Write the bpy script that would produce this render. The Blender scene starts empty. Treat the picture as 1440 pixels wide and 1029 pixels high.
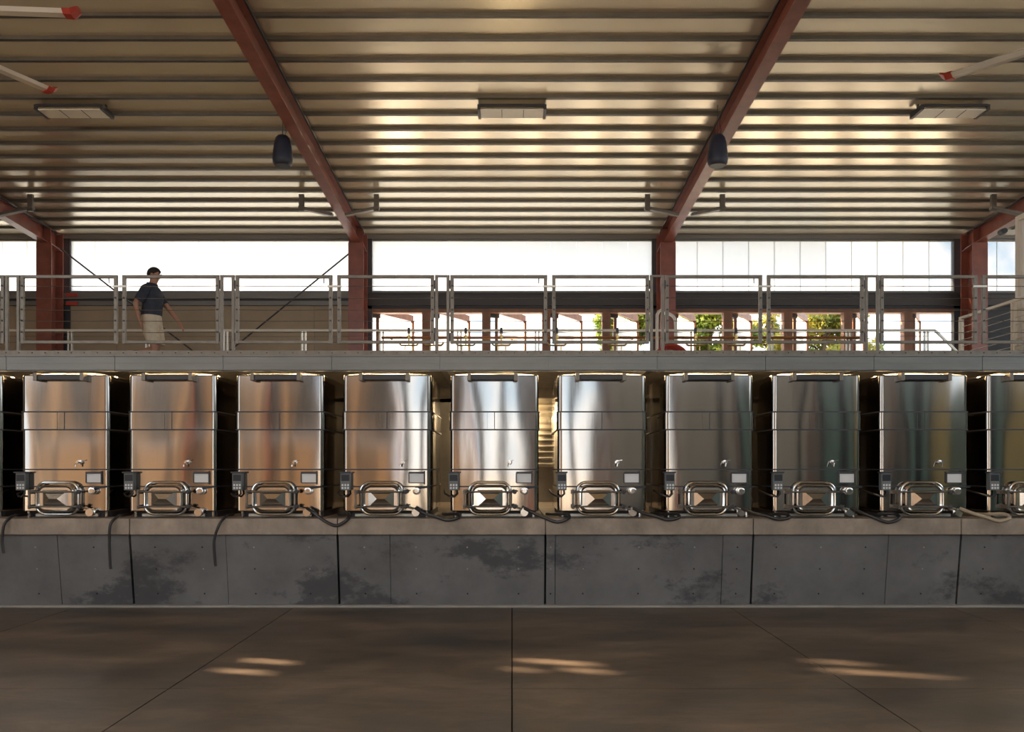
import bpy, math, random
from mathutils import Vector, Matrix
random.seed(7)
S = bpy.context.scene
COL = S.collection
R = math.radians

# ------------------------------------------------------------------ camera
EYE = 1.68
F = 1200.0                     # focal length in pixels of the 1440 px frame
HOR = 655.0                    # horizon row
cam_d = bpy.data.cameras.new('camera')
cam = bpy.data.objects.new('camera', cam_d)
COL.objects.link(cam)
cam.location = (0, 0, EYE)
cam.rotation_euler = (R(90), 0, 0)
cam_d.sensor_width = 36
cam_d.lens = 36 * F / 1440
cam_d.shift_y = (HOR - 514.5) / 1440
cam_d.clip_end = 500
S.camera = cam

def px(x, y, Y):               # pixel + known distance -> point
    return Vector(((x - 720) * Y / F, Y, EYE - (y - HOR) * Y / F))

# ------------------------------------------------------------------ world, sun, exposure
W = bpy.data.worlds.new('sky')
S.world = W
W.use_nodes = True
nt = W.node_tree
nt.nodes.clear()
o_ = nt.nodes.new('ShaderNodeOutputWorld')
b_ = nt.nodes.new('ShaderNodeBackground')
tc = nt.nodes.new('ShaderNodeTexCoord')
nz = nt.nodes.new('ShaderNodeTexNoise')
nz.inputs['Scale'].default_value = 15
nz.inputs['Detail'].default_value = 5
nz.inputs['Roughness'].default_value = .55
rp = nt.nodes.new('ShaderNodeValToRGB')
rp.color_ramp.elements[0].position = .40
rp.color_ramp.elements[0].color = (.46, .64, .82, 1)
rp.color_ramp.elements[1].position = .56
rp.color_ramp.elements[1].color = (1.0, .985, .96, 1)
nt.links.new(tc.outputs['Generated'], nz.inputs['Vector'])
nt.links.new(nz.outputs['Fac'], rp.inputs['Fac'])
nt.links.new(rp.outputs['Color'], b_.inputs['Color'])
b_.inputs['Strength'].default_value = 1.0
nt.links.new(b_.outputs['Background'], o_.inputs['Surface'])

sun_d = bpy.data.lights.new('sun', 'SUN')
sun_d.energy = 8.0
sun_d.color = (1.0, .78, .54)
sun_d.angle = R(.6)
sun = bpy.data.objects.new('sun', sun_d)
COL.objects.link(sun)
sun.rotation_euler = Vector((.88, -.24, -.40)).to_track_quat('-Z', 'Y').to_euler()

S.view_settings.view_transform = 'Standard'
S.view_settings.look = 'None'
S.view_settings.gamma = 1
S.view_settings.use_curve_mapping = False
S.view_settings.exposure = 1.75
S.cycles.max_bounces = 10
S.cycles.diffuse_bounces = 5
S.cycles.glossy_bounces = 6
S.cycles.transparent_max_bounces = 16
S.cycles.sample_clamp_indirect = 6

# ------------------------------------------------------------------ materials
MATS = {}
def mat(name, col, rough=.5, metal=0., var=0., vscale=3., vstretch=(1, 1, 1), rvar=0., bump=0., bscale=40., col2=None, spec=None):
    m = bpy.data.materials.new(name)
    m.use_nodes = True
    n = m.node_tree
    p = n.nodes['Principled BSDF']
    p.inputs['Base Color'].default_value = (*col, 1)
    p.inputs['Roughness'].default_value = rough
    p.inputs['Metallic'].default_value = metal
    if spec is not None:
        p.inputs['Specular IOR Level'].default_value = spec
    t = n.nodes.new('ShaderNodeTexCoord')
    if var or rvar:
        mp = n.nodes.new('ShaderNodeMapping')
        mp.inputs['Scale'].default_value = vstretch
        n.links.new(t.outputs['Object'], mp.inputs['Vector'])
        z = n.nodes.new('ShaderNodeTexNoise')
        z.inputs['Scale'].default_value = vscale
        z.inputs['Detail'].default_value = 6
        z.inputs['Roughness'].default_value = .6
        n.links.new(mp.outputs['Vector'], z.inputs['Vector'])
        r = n.nodes.new('ShaderNodeValToRGB')
        a = col2 if col2 else tuple(c * (1 - var) for c in col)
        b = tuple(min(1, c * (1 + var)) for c in col)
        r.color_ramp.elements[0].position = .33
        r.color_ramp.elements[1].position = .67
        r.color_ramp.elements[0].color = (*a, 1)
        r.color_ramp.elements[1].color = (*b, 1)
        n.links.new(z.outputs['Fac'], r.inputs['Fac'])
        n.links.new(r.outputs['Color'], p.inputs['Base Color'])
        if rvar:
            q = n.nodes.new('ShaderNodeMapRange')
            q.inputs['To Min'].default_value = max(.02, rough - rvar)
            q.inputs['To Max'].default_value = rough + rvar
            n.links.new(z.outputs['Fac'], q.inputs['Value'])
            n.links.new(q.outputs['Result'], p.inputs['Roughness'])
    if bump:
        z2 = n.nodes.new('ShaderNodeTexNoise')
        z2.inputs['Scale'].default_value = bscale
        z2.inputs['Detail'].default_value = 4
        n.links.new(t.outputs['Object'], z2.inputs['Vector'])
        bp = n.nodes.new('ShaderNodeBump')
        bp.inputs['Strength'].default_value = bump
        bp.inputs['Distance'].default_value = .01
        n.links.new(z2.outputs['Fac'], bp.inputs['Height'])
        n.links.new(bp.outputs['Normal'], p.inputs['Normal'])
    MATS[name] = m
    return m

def wavy_steel(name, col, rough, amp, scale, stretch):
    m = mat(name, col, rough, 1.0)
    n = m.node_tree
    p = n.nodes['Principled BSDF']
    t = n.nodes.new('ShaderNodeTexCoord')
    mp = n.nodes.new('ShaderNodeMapping')
    mp.inputs['Scale'].default_value = stretch
    g = n.nodes.new('ShaderNodeNewGeometry')
    n.links.new(g.outputs['Position'], mp.inputs['Vector'])
    z = n.nodes.new('ShaderNodeTexNoise')
    z.inputs['Scale'].default_value = scale
    z.inputs['Detail'].default_value = 1.0
    n.links.new(mp.outputs['Vector'], z.inputs['Vector'])
    bp = n.nodes.new('ShaderNodeBump')
    bp.inputs['Strength'].default_value = 1
    bp.inputs['Distance'].default_value = amp
    n.links.new(z.outputs['Fac'], bp.inputs['Height'])
    n.links.new(bp.outputs['Normal'], p.inputs['Normal'])
    # brushed grain in the roughness
    z2 = n.nodes.new('ShaderNodeTexNoise')
    z2.inputs['Scale'].default_value = 6
    mp2 = n.nodes.new('ShaderNodeMapping')
    mp2.inputs['Scale'].default_value = (8, 8, .6)
    n.links.new(t.outputs['Object'], mp2.inputs['Vector'])
    n.links.new(mp2.outputs['Vector'], z2.inputs['Vector'])
    q = n.nodes.new('ShaderNodeMapRange')
    q.inputs['To Min'].default_value = rough * .7
    q.inputs['To Max'].default_value = rough * 1.4
    n.links.new(z2.outputs['Fac'], q.inputs['Value'])
    n.links.new(q.outputs['Result'], p.inputs['Roughness'])
    return m

def sheet(name, trans_col, clear, gloss=.06, tint=(.97, .98, .99)):
    """clear / translucent glazing: part see-through, part light-diffusing"""
    m = bpy.data.materials.new(name)
    m.use_nodes = True
    n = m.node_tree
    n.nodes.clear()
    o = n.nodes.new('ShaderNodeOutputMaterial')
    tr = n.nodes.new('ShaderNodeBsdfTransparent')
    tr.inputs['Color'].default_value = (*tint, 1)
    tl = n.nodes.new('ShaderNodeBsdfTranslucent')
    tl.inputs['Color'].default_value = (*trans_col, 1)
    mx = n.nodes.new('ShaderNodeMixShader')
    mx.inputs['Fac'].default_value = clear
    n.links.new(tl.outputs[0], mx.inputs[1])
    n.links.new(tr.outputs[0], mx.inputs[2])
    gl = n.nodes.new('ShaderNodeBsdfGlossy')
    gl.inputs['Roughness'].default_value = .05
    mx2 = n.nodes.new('ShaderNodeMixShader')
    mx2.inputs['Fac'].default_value = gloss
    n.links.new(mx.outputs[0], mx2.inputs[1])
    n.links.new(gl.outputs[0], mx2.inputs[2])
    n.links.new(mx2.outputs[0], o.inputs['Surface'])
    MATS[name] = m
    return m

def concrete_wall(name, col, stain, warm=None):
    m = mat(name, col, .55)
    n = m.node_tree
    p = n.nodes['Principled BSDF']
    g = n.nodes.new('ShaderNodeNewGeometry')
    z = n.nodes.new('ShaderNodeTexNoise'); z.inputs['Scale'].default_value = 1.1; z.inputs['Detail'].default_value = 8; z.inputs['Roughness'].default_value = .65
    n.links.new(g.outputs['Position'], z.inputs['Vector'])
    r = n.nodes.new('ShaderNodeValToRGB')
    r.color_ramp.elements[0].position = .3; r.color_ramp.elements[1].position = .7
    r.color_ramp.elements[0].color = (*[c * .7 for c in col], 1)
    r.color_ramp.elements[1].color = (*[min(1, c * 1.3) for c in col], 1)
    n.links.new(z.outputs['Fac'], r.inputs['Fac'])
    mp = n.nodes.new('ShaderNodeMapping'); mp.inputs['Location'].default_value = (3.1, 0, 1.7); mp.inputs['Scale'].default_value = (1, 1, 1.6)
    n.links.new(g.outputs['Position'], mp.inputs['Vector'])
    z2 = n.nodes.new('ShaderNodeTexNoise'); z2.inputs['Scale'].default_value = .85; z2.inputs['Detail'].default_value = 12; z2.inputs['Roughness'].default_value = .7
    n.links.new(mp.outputs['Vector'], z2.inputs['Vector'])
    r2 = n.nodes.new('ShaderNodeValToRGB')
    r2.color_ramp.elements[0].position = .53; r2.color_ramp.elements[1].position = .60
    r2.color_ramp.elements[0].color = (0, 0, 0, 1); r2.color_ramp.elements[1].color = (.8, .8, .8, 1)
    n.links.new(z2.outputs['Fac'], r2.inputs['Fac'])
    mx = n.nodes.new('ShaderNodeMix'); mx.data_type = 'RGBA'
    n.links.new(r2.outputs['Color'], mx.inputs['Factor'])
    n.links.new(r.outputs['Color'], mx.inputs['A'])
    mx.inputs['B'].default_value = (*stain, 1)
    n.links.new(mx.outputs['Result'], p.inputs['Base Color'])
    bp = n.nodes.new('ShaderNodeBump'); bp.inputs['Strength'].default_value = .25; bp.inputs['Distance'].default_value = .01
    n.links.new(z.outputs['Fac'], bp.inputs['Height'])
    n.links.new(bp.outputs['Normal'], p.inputs['Normal'])
    return m

wavy_steel('tank_steel', (.37, .345, .317), .10, .020, 1.25, (1.3, 1.3, .42))
wavy_steel('steel_bright', (.56, .55, .53), .16, .0015, 4, (1, 1, 1))
wavy_steel('roof_panel_metal', (.97, .88, .70), .24, .004, 1.1, (.8, .5, 1))
MATS['roof_panel_metal'].node_tree.nodes['Principled BSDF'].inputs['Metallic'].default_value = .62
for l_ in list(MATS['roof_panel_metal'].node_tree.nodes['Principled BSDF'].inputs['Roughness'].links): MATS['roof_panel_metal'].node_tree.links.remove(l_)
mat('rib_metal', (.13, .12, .10), .42, .6, var=.15, vscale=2)
mat('red_steel', (.25, .078, .053), .34, 0, var=.18, vscale=4, bump=.05)
mat('red_paint', (.42, .05, .03), .4)
mat('galvanised', (.18, .158, .13), .42, .6, var=.15, vscale=9)
mat('galv_light', (.60, .57, .50), .4, .7, var=.1, vscale=9)
mat('dark_steel', (.06, .06, .065), .5, .3)
mat('fascia_steel', (.185, .185, .172), .42, .6, var=.18, vscale=1.3, vstretch=(.6, 1, 3), rvar=.1)
concrete_wall('concrete_dark', (.155, .152, .150), (.050, .051, .056))
mat('concrete_cap', (.31, .25, .195), .6, 0, var=.22, vscale=2.6, bump=.15, bscale=14)
mat('concrete_floor', (.112, .080, .056), .40, 0, var=.55, vscale=.8, vstretch=(.6, 1.3, 1), rvar=.14, bump=.08, bscale=9)
def mottle(name, sc1, sc2, amt):
    n = MATS[name].node_tree
    p = n.nodes['Principled BSDF']
    src = p.inputs['Base Color'].links[0].from_socket
    g = n.nodes.new('ShaderNodeNewGeometry')
    mp = n.nodes.new('ShaderNodeMapping'); mp.inputs['Scale'].default_value = (sc1, sc2, 1)
    n.links.new(g.outputs['Position'], mp.inputs['Vector'])
    z = n.nodes.new('ShaderNodeTexNoise'); z.inputs['Scale'].default_value = 1.6; z.inputs['Detail'].default_value = 12; z.inputs['Roughness'].default_value = .72; z.inputs['Distortion'].default_value = .6
    n.links.new(mp.outputs['Vector'], z.inputs['Vector'])
    q = n.nodes.new('ShaderNodeMapRange'); q.inputs['From Min'].default_value = .35; q.inputs['From Max'].default_value = .65
    q.inputs['To Min'].default_value = 1 - amt; q.inputs['To Max'].default_value = 1 + amt
    n.links.new(z.outputs['Fac'], q.inputs['Value'])
    m_ = n.nodes.new('ShaderNodeVectorMath'); m_.operation = 'SCALE'
    n.links.new(src, m_.inputs[0]); n.links.new(q.outputs['Result'], m_.inputs['Scale'])
    n.links.new(m_.outputs['Vector'], p.inputs['Base Color'])
mottle('concrete_floor', .7, 1.5, .38)
mottle('concrete_cap', 1.5, 1.5, .2)
mat('concrete_plain', (.30, .28, .25), .7, 0, var=.2, vscale=1.5)
mat('joint_dark', (.02, .02, .022), .8)
mat('black_plastic', (.012, .014, .02), .45)
mat('navy_plastic', (.018, .022, .04), .5)
mat('grey_plastic', (.16, .17, .17), .5)
mat('plate_white', (.78, .79, .78), .5)
mat('hose_black', (.022, .02, .02), .38)
mat('hose_tan', (.45, .36, .25), .45)
mat('cream_paint', (.72, .66, .55), .45)
mat('white_paint', (.78, .76, .71), .5)
mat('tan_panel', (.36, .28, .19), .6, 0, var=.08, vscale=1.2)
mat('wood_door', (.24, .10, .048), .5, 0, var=.25, vscale=6, vstretch=(1, 1, .15))
mat('grey_girt', (.20, .19, .175), .5, .5)
mat('dark_girt', (.055, .048, .045), .5, .3)
mat('copper', (.62, .30, .14), .32, 1.0)
mat('brass', (.62, .45, .18), .32, 1.0)
mat('lamp_lens', (.86, .80, .68), .4)
mat('terrace', (.74, .68, .58), .8, 0, var=.2, vscale=.5)
mat('yard', (.60, .50, .37), .85, 0, var=.15, vscale=.2)
mat('wall_tan', (.27, .17, .095), .7, 0, var=.1, vscale=.6)
mat('wall_brown', (.12, .08, .052), .7)
mat('wall_grey', (.34, .33, .31), .6, 0, var=.1, vscale=.6)
mat('wall_teal', (.20, .30, .29), .6, 0, var=.1, vscale=.6)
mat('wall_olive', (.40, .33, .16), .6)
mat('wall_dark', (.035, .035, .04), .6)
mat('bark', (.10, .07, .045), .9, 0, var=.3, vscale=8)
mat('skin', (.46, .235, .15), .55)
mat('hair', (.018, .014, .012), .6)
mat('shirt', (.035, .042, .062), .8, 0, var=.2, vscale=20)
mat('shorts', (.66, .57, .43), .8, 0, var=.1, vscale=15)
mat('shoe', (.30, .17, .10), .6)
mat('eye', (.03, .02, .015), .3)
sheet('grey_sheet', (.34, .33, .31), .0, .03)
sheet('teal_sheet', (.23, .29, .28), .0, .03)
sheet('olive_sheet', (.36, .32, .22), .0, .03)
sheet('frosted_pane', (.66, .69, .72), .30, .04, (.72, .72, .72))
sheet('clear_pane', (.55, .58, .6), .85, .03, (.60, .61, .62))
sheet('hazy_pane', (.75, .76, .77), .55, .03, (.70, .70, .70))
def leaf_mat(name, a, b):
    m = bpy.data.materials.new(name)
    m.use_nodes = True
    n = m.node_tree
    p = n.nodes['Principled BSDF']
    p.inputs['Roughness'].default_value = .5
    g = n.nodes.new('ShaderNodeNewGeometry')
    z = n.nodes.new('ShaderNodeTexNoise'); z.inputs['Scale'].default_value = 2.2; z.inputs['Detail'].default_value = 5
    n.links.new(g.outputs['Position'], z.inputs['Vector'])
    r = n.nodes.new('ShaderNodeValToRGB')
    r.color_ramp.elements[0].position = .38; r.color_ramp.elements[1].position = .62
    r.color_ramp.elements[0].color = (*a, 1); r.color_ramp.elements[1].color = (*b, 1)
    n.links.new(z.outputs['Fac'], r.inputs['Fac'])
    n.links.new(r.outputs['Color'], p.inputs['Base Color'])
    tl = n.nodes.new('ShaderNodeBsdfTranslucent')
    n.links.new(r.outputs['Color'], tl.inputs['Color'])
    mx = n.nodes.new('ShaderNodeMixShader'); mx.inputs['Fac'].default_value = .45
    n.links.new(p.outputs[0], mx.inputs[1]); n.links.new(tl.outputs[0], mx.inputs[2])
    n.links.new(mx.outputs[0], n.nodes['Material Output'].inputs['Surface'])
    MATS[name] = m
leaf_mat('leaf', (.08, .14, .02), (.34, .38, .06))
leaf_mat('leaf_gold', (.12, .17, .03), (.52, .44, .08))
def emit(name, col, st):
    m = bpy.data.materials.new(name); m.use_nodes = True
    p = m.node_tree.nodes['Principled BSDF']
    p.inputs['Base Color'].default_value = (*col, 1)
    p.inputs['Emission Color'].default_value = (*col, 1)
    p.inputs['Emission Strength'].default_value = st
    MATS[name] = m
emit('fill_strip_glow', (1, .72, .38), 18)  # glow of the strip added behind the catwalk edge channel
emit('fill_lamp_glow', (1, .76, .45), 30)  # glow of the lamp added behind the tanks
emit('display', (.9, .55, .1), .8)

# ------------------------------------------------------------------ builders
class MB:
    def __init__(s): s.v = []; s.f = []
    def add(s, vs, fs):
        b = len(s.v); s.v += [tuple(v) for v in vs]; s.f += [tuple(i + b for i in f) for f in fs]; return s
    def box(s, x0, x1, y0, y1, z0, z1):
        vs = [(x, y, z) for z in (z0, z1) for x, y in ((x0, y0), (x1, y0), (x1, y1), (x0, y1))]
        return s.add(vs, [(3, 2, 1, 0), (4, 5, 6, 7), (0, 1, 5, 4), (1, 2, 6, 5), (2, 3, 7, 6), (3, 0, 4, 7)])
    def hexa(s, vs):             # 8 corners: bottom four then top four, counter-clockwise
        return s.add(vs, [(3, 2, 1, 0), (4, 5, 6, 7), (0, 1, 5, 4), (1, 2, 6, 5), (2, 3, 7, 6), (3, 0, 4, 7)])
    def bar(s, p, q, w, h, up=(0, 0, 1)):
        p = Vector(p); q = Vector(q); d = (q - p).normalized(); u = Vector(up)
        if abs(d.dot(u)) > .99: u = Vector((0, 1, 0))
        a = d.cross(u).normalized() * w / 2; b = a.cross(d).normalized() * h / 2
        return s.hexa([p - a - b, p + a - b, q + a - b, q - a - b, p - a + b, p + a + b, q + a + b, q - a + b])
    def tube(s, pts, r, n=8, closed=False, cap=True):
        pts = [Vector(p) for p in pts]; m = len(pts); base = len(s.v); prev = None
        rr = r if isinstance(r, (list, tuple)) else [r] * m
        for i, p in enumerate(pts):
            if closed: t = pts[(i + 1) % m] - pts[i - 1]
            else: t = pts[min(i + 1, m - 1)] - pts[max(i - 1, 0)]
            t.normalize()
            if prev is None:
                u = Vector((0, 0, 1)) if abs(t.z) < .9 else Vector((0, 1, 0))
                a = t.cross(u).normalized()
            else:
                a = (prev - t * prev.dot(t)).normalized()
            prev = a; b = t.cross(a)
            for k in range(n):
                c = 2 * math.pi * k / n
                s.v.append(tuple(p + (a * math.cos(c) + b * math.sin(c)) * rr[i]))
        for i in range(m if closed else m - 1):
            j = (i + 1) % m
            for k in range(n):
                l = (k + 1) % n
                s.f.append((base + i * n + k, base + i * n + l, base + j * n + l, base + j * n + k))
        if cap and not closed:
            s.f.append(tuple(base + k for k in reversed(range(n))))
            s.f.append(tuple(base + (m - 1) * n + k for k in range(n)))
        return s
    def cyl(s, p, q, r, n=12): return s.tube([p, q], r, n)
    def lathe(s, prof, n=20, c=(0, 0, 0), axis='z'):
        base = len(s.v)
        for r, h in prof:
            for k in range(n):
                a = 2 * math.pi * k / n; x, y = r * math.cos(a), r * math.sin(a)
                p = (x, y, h) if axis == 'z' else ((x, h, y) if axis == 'y' else (h, x, y))
                s.v.append((p[0] + c[0], p[1] + c[1], p[2] + c[2]))
        for i in range(len(prof) - 1):
            for k in range(n):
                l = (k + 1) % n
                s.f.append((base + i * n + k, base + i * n + l, base + (i + 1) * n + l, base + (i + 1) * n + k))
        s.f.append(tuple(base + k for k in reversed(range(n))))
        s.f.append(tuple(base + (len(prof) - 1) * n + k for k in range(n)))
        return s
    def rings(s, rings, cap0=True, cap1=True):
        n = len(rings[0]); base = len(s.v)
        for g in rings: s.v += [tuple(p) for p in g]
        for i in range(len(rings) - 1):
            for k in range(n):
                l = (k + 1) % n
                s.f.append((base + i * n + k, base + i * n + l, base + (i + 1) * n + l, base + (i + 1) * n + k))
        if cap0: s.f.append(tuple(base + k for k in reversed(range(n))))
        if cap1: s.f.append(tuple(base + (len(rings) - 1) * n + k for k in range(n)))
        return s
    def mesh(s, name, smooth=False):
        me = bpy.data.meshes.new(name)
        me.from_pydata(s.v, [], s.f)
        me.update()
        import bmesh
        bm = bmesh.new(); bm.from_mesh(me)
        bmesh.ops.recalc_face_normals(bm, faces=bm.faces)
        bm.to_mesh(me); bm.free()
        if smooth:
            me.polygons.foreach_set('use_smooth', [True] * len(me.polygons))
            me.set_sharp_from_angle(angle=R(35))
        return me
    def build(s, name, m, parent=None, smooth=False, bevel=0., loc=None, kind=None):
        return put(name, s.mesh(name, smooth), m, parent, bevel, loc, kind)

def put(name, me, m, parent=None, bevel=0., loc=None, kind=None):
    o = bpy.data.objects.new(name, me)
    COL.objects.link(o)
    if m and not me.materials: me.materials.append(MATS[m])
    if parent is not None: o.parent = parent
    if loc is not None: o.location = loc
    if bevel:
        b = o.modifiers.new('bevel', 'BEVEL'); b.width = bevel; b.segments = 2; b.limit_method = 'ANGLE'; b.angle_limit = R(40)
    if kind: o['kind'] = kind
    return o

def tag(o, label, cat, group=None):
    o['label'] = label; o['category'] = cat
    if group: o['group'] = group
    return o
def thing(name, label, cat, loc=(0, 0, 0), rz=0, group=None):
    o = bpy.data.objects.new(name, None); COL.objects.link(o)
    o.location = loc; o.rotation_euler = (0, 0, rz); o.empty_display_size = .1
    return tag(o, label, cat, group)
def holder(name, loc=(0, 0, 0)):
    o = bpy.data.objects.new(name, None); COL.objects.link(o); o.location = loc; o['kind'] = 'structure'; o.empty_display_size = .1
    return o
def struct(o): o['kind'] = 'structure'; return o
def copy_tree(o, parent=None):
    c = o.copy(); COL.objects.link(c)
    if parent is not None: c.parent = parent
    for ch in list(o.children): copy_tree(ch, c)
    return c
ORD = ['first', 'second', 'third', 'fourth', 'fifth', 'sixth', 'seventh', 'eighth', 'ninth', 'tenth', 'eleventh', 'twelfth', 'thirteenth']

def rrect(w, d, r, n=5, cx=0, cy=0):
    """rounded rectangle outline, counter-clockwise"""
    out = []
    for sx, sy, a0 in ((1, -1, -90), (1, 1, 0), (-1, 1, 90), (-1, -1, 180)):
        for k in range(n + 1):
            a = R(a0 + 90 * k / n)
            out.append((cx + sx * (w / 2 - r) + r * math.cos(a), cy + sy * (d / 2 - r) + r * math.sin(a)))
    return out

# ------------------------------------------------------------------ key distances
YC = 17.3                      # back wall
ZT = 3.017                     # catwalk / terrace level
ZL = 1.063                     # ledge top
XE = 16.0                      # hall half-length
YF = -7.0                      # front side of the hall
SL = .065                      # roof slope
def zr(Y): return 6.32 + SL * (YC - Y)       # underside of the roof ribs
PITCH = 1.29
TX0 = -.21 - 5 * PITCH         # x of the tank at the left edge of the picture

# ------------------------------------------------------------------ floor: slabs with saw-cut joints
fl = struct(MB().box(-XE, XE, YF - 1, 10.3, -.30, -.02).build('floor', 'joint_dark'))
SX, SY0, SYS = 2.59, 6.44, 3.74
xs = [-XE] + [SX * k for k in range(-6, 7)] + [XE]
ys = [YF] + [SY0 + SYS * k for k in range(-3, 1)] + [10.3]
for i in range(len(xs) - 1):
    for j in range(len(ys) - 1):
        MB().box(xs[i] + .005, xs[i + 1] - .005, ys[j] + .005, ys[j + 1] - .005, -.03, 0).build('slab', 'concrete_floor', fl)
struct(MB().box(-80, 80, -120, YF - 1, -.3, -.02).build('floor_yard', 'yard'))

# ------------------------------------------------------------------ ledge the tanks stand on
wl = struct(MB().box(-XE, XE, 10.24, 14.6, 0, ZL - .02).build('wall_ledge', 'joint_dark'))
main_j = [182 + 292.5 * k for k in range(-4, 9)]
fine_j = [80, 317, 548, 781, 1017, 1250]
fine_j += [80 - 234 * k for k in range(1, 5)] + [1250 + 234 * k for k in range(1, 5)]
jts = sorted([(-XE, 0)] + [((x - 720) * 10.06 / F, 1) for x in main_j] + [((x - 720) * 10.06 / F, 2) for x in fine_j if min(abs(x - q) for q in main_j) > 8] + [(XE, 0)])
gap = {0: 0, 1: .013, 2: .003}
for (a, ka), (b, kb) in zip(jts[:-1], jts[1:]):
    if abs(a) > XE + .1 or abs(b) > XE + .1 or b - a < .05: continue
    x0, x1 = a + gap[ka], b - gap[kb]
    dy = random.uniform(-.004, .004)
    m = MB().hexa([(x0, 10.18 + dy, .028), (x1, 10.18 + dy, .028), (x1, 10.27, .028), (x0, 10.27, .028),
                   (x0, 10.06 + dy, .872), (x1, 10.06 + dy, .872), (x1, 10.27, .872), (x0, 10.27, .872)])
    pn = m.build('concrete_panel', 'concrete_dark', wl)
    # tie holes
    t = MB(); t2_ = MB(); nx = max(1, int((x1 - x0) / .5))
    for i in range(nx):
        for z in (.16, .46, .72):
            xx = x0 + (i + .5) * (x1 - x0) / nx
            yy = 10.18 + dy - .12 * (z - .028) / .844
            (t if z < .3 or random.random() < .45 else t2_).lathe([(.010, -.004), (.010, .004)], 8, (xx, yy, z), 'y')
    t.build('tie_holes', 'joint_dark', pn, kind='stuff')
    if t2_.v: t2_.build('tie_plugs', 'concrete_plain', pn, kind='stuff')
for k in range(-7, 8):
    a = (182 + 292.5 * (k + 2) - 720) * 10. / F
    x0, x1 = max(-XE, a), min(XE, a + 292.5 * 10 / F)
    if x1 - x0 < .1: continue
    MB().box(x0 + .004, x1 - .004, 10.0, 14.6, .874, ZL).build('cap_slab', 'concrete_cap', wl, bevel=.008)
bs = struct(MB().box(-XE, XE, 10.10, 10.26, 0, .03).build('baseboard_ledge', 'concrete_plain', bevel=.006))

# retaining wall and terrace behind
wr = struct(MB().box(-XE, XE, 14.6, 15.0, ZL - .2, ZT - .02).build('wall_retaining', 'concrete_plain'))
struct(MB().box(-40, 40, 14.6, 60, ZT - .25, ZT - .01).build('floor_terrace', 'terrace'))

# ------------------------------------------------------------------ roof
RS = .4714
NR = 54
XL = -11.5                     # left roof edge, cut back out of view so sun reaches the slots
ce = struct(MB().hexa([(XL, YF - 1.2, zr(YF - 1.2) + .16), (XE + .6, YF - 1.2, zr(YF - 1.2) + .16), (XE + .6, YC + .6, zr(YC + .6) + .16), (XL, YC + .6, zr(YC + .6) + .16),
                       (XL, YF - 1.2, zr(YF - 1.2) + .24), (XE + .6, YF - 1.2, zr(YF - 1.2) + .24), (XE + .6, YC + .6, zr(YC + .6) + .24), (XL, YC + .6, zr(YC + .6) + .24)]).build('ceiling', 'rib_metal'))
ang = math.atan(SL)
rib = MB()
h = .046
# open hat profile: bottom flange, two sides
prof = [(-.034, h), (-.027, 0), (.027, 0), (.034, h)]
n0 = []
for x in (XL + .02, XE + .5):
    n0.append([(x, a, b) for a, b in prof])
rib.rings(n0)
rib_me = rib.mesh('rib')
pan = MB()
pan.box(XL + .02, XE + .5, -RS / 2 + .002, RS / 2 - .002, h - .004, h + .012)
pan_me = pan.mesh('panel')
for k in range(NR):
    Y = YC - k * RS
    r_ = put('rib', rib_me, 'rib_metal', ce, loc=(0, Y, zr(Y))); r_.rotation_euler = (-ang, 0, 0)
    p_ = put('panel', pan_me, 'roof_panel_metal', ce, loc=(0, Y - RS / 2, zr(Y - RS / 2))); p_.rotation_euler = (-ang, 0, 0)

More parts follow.
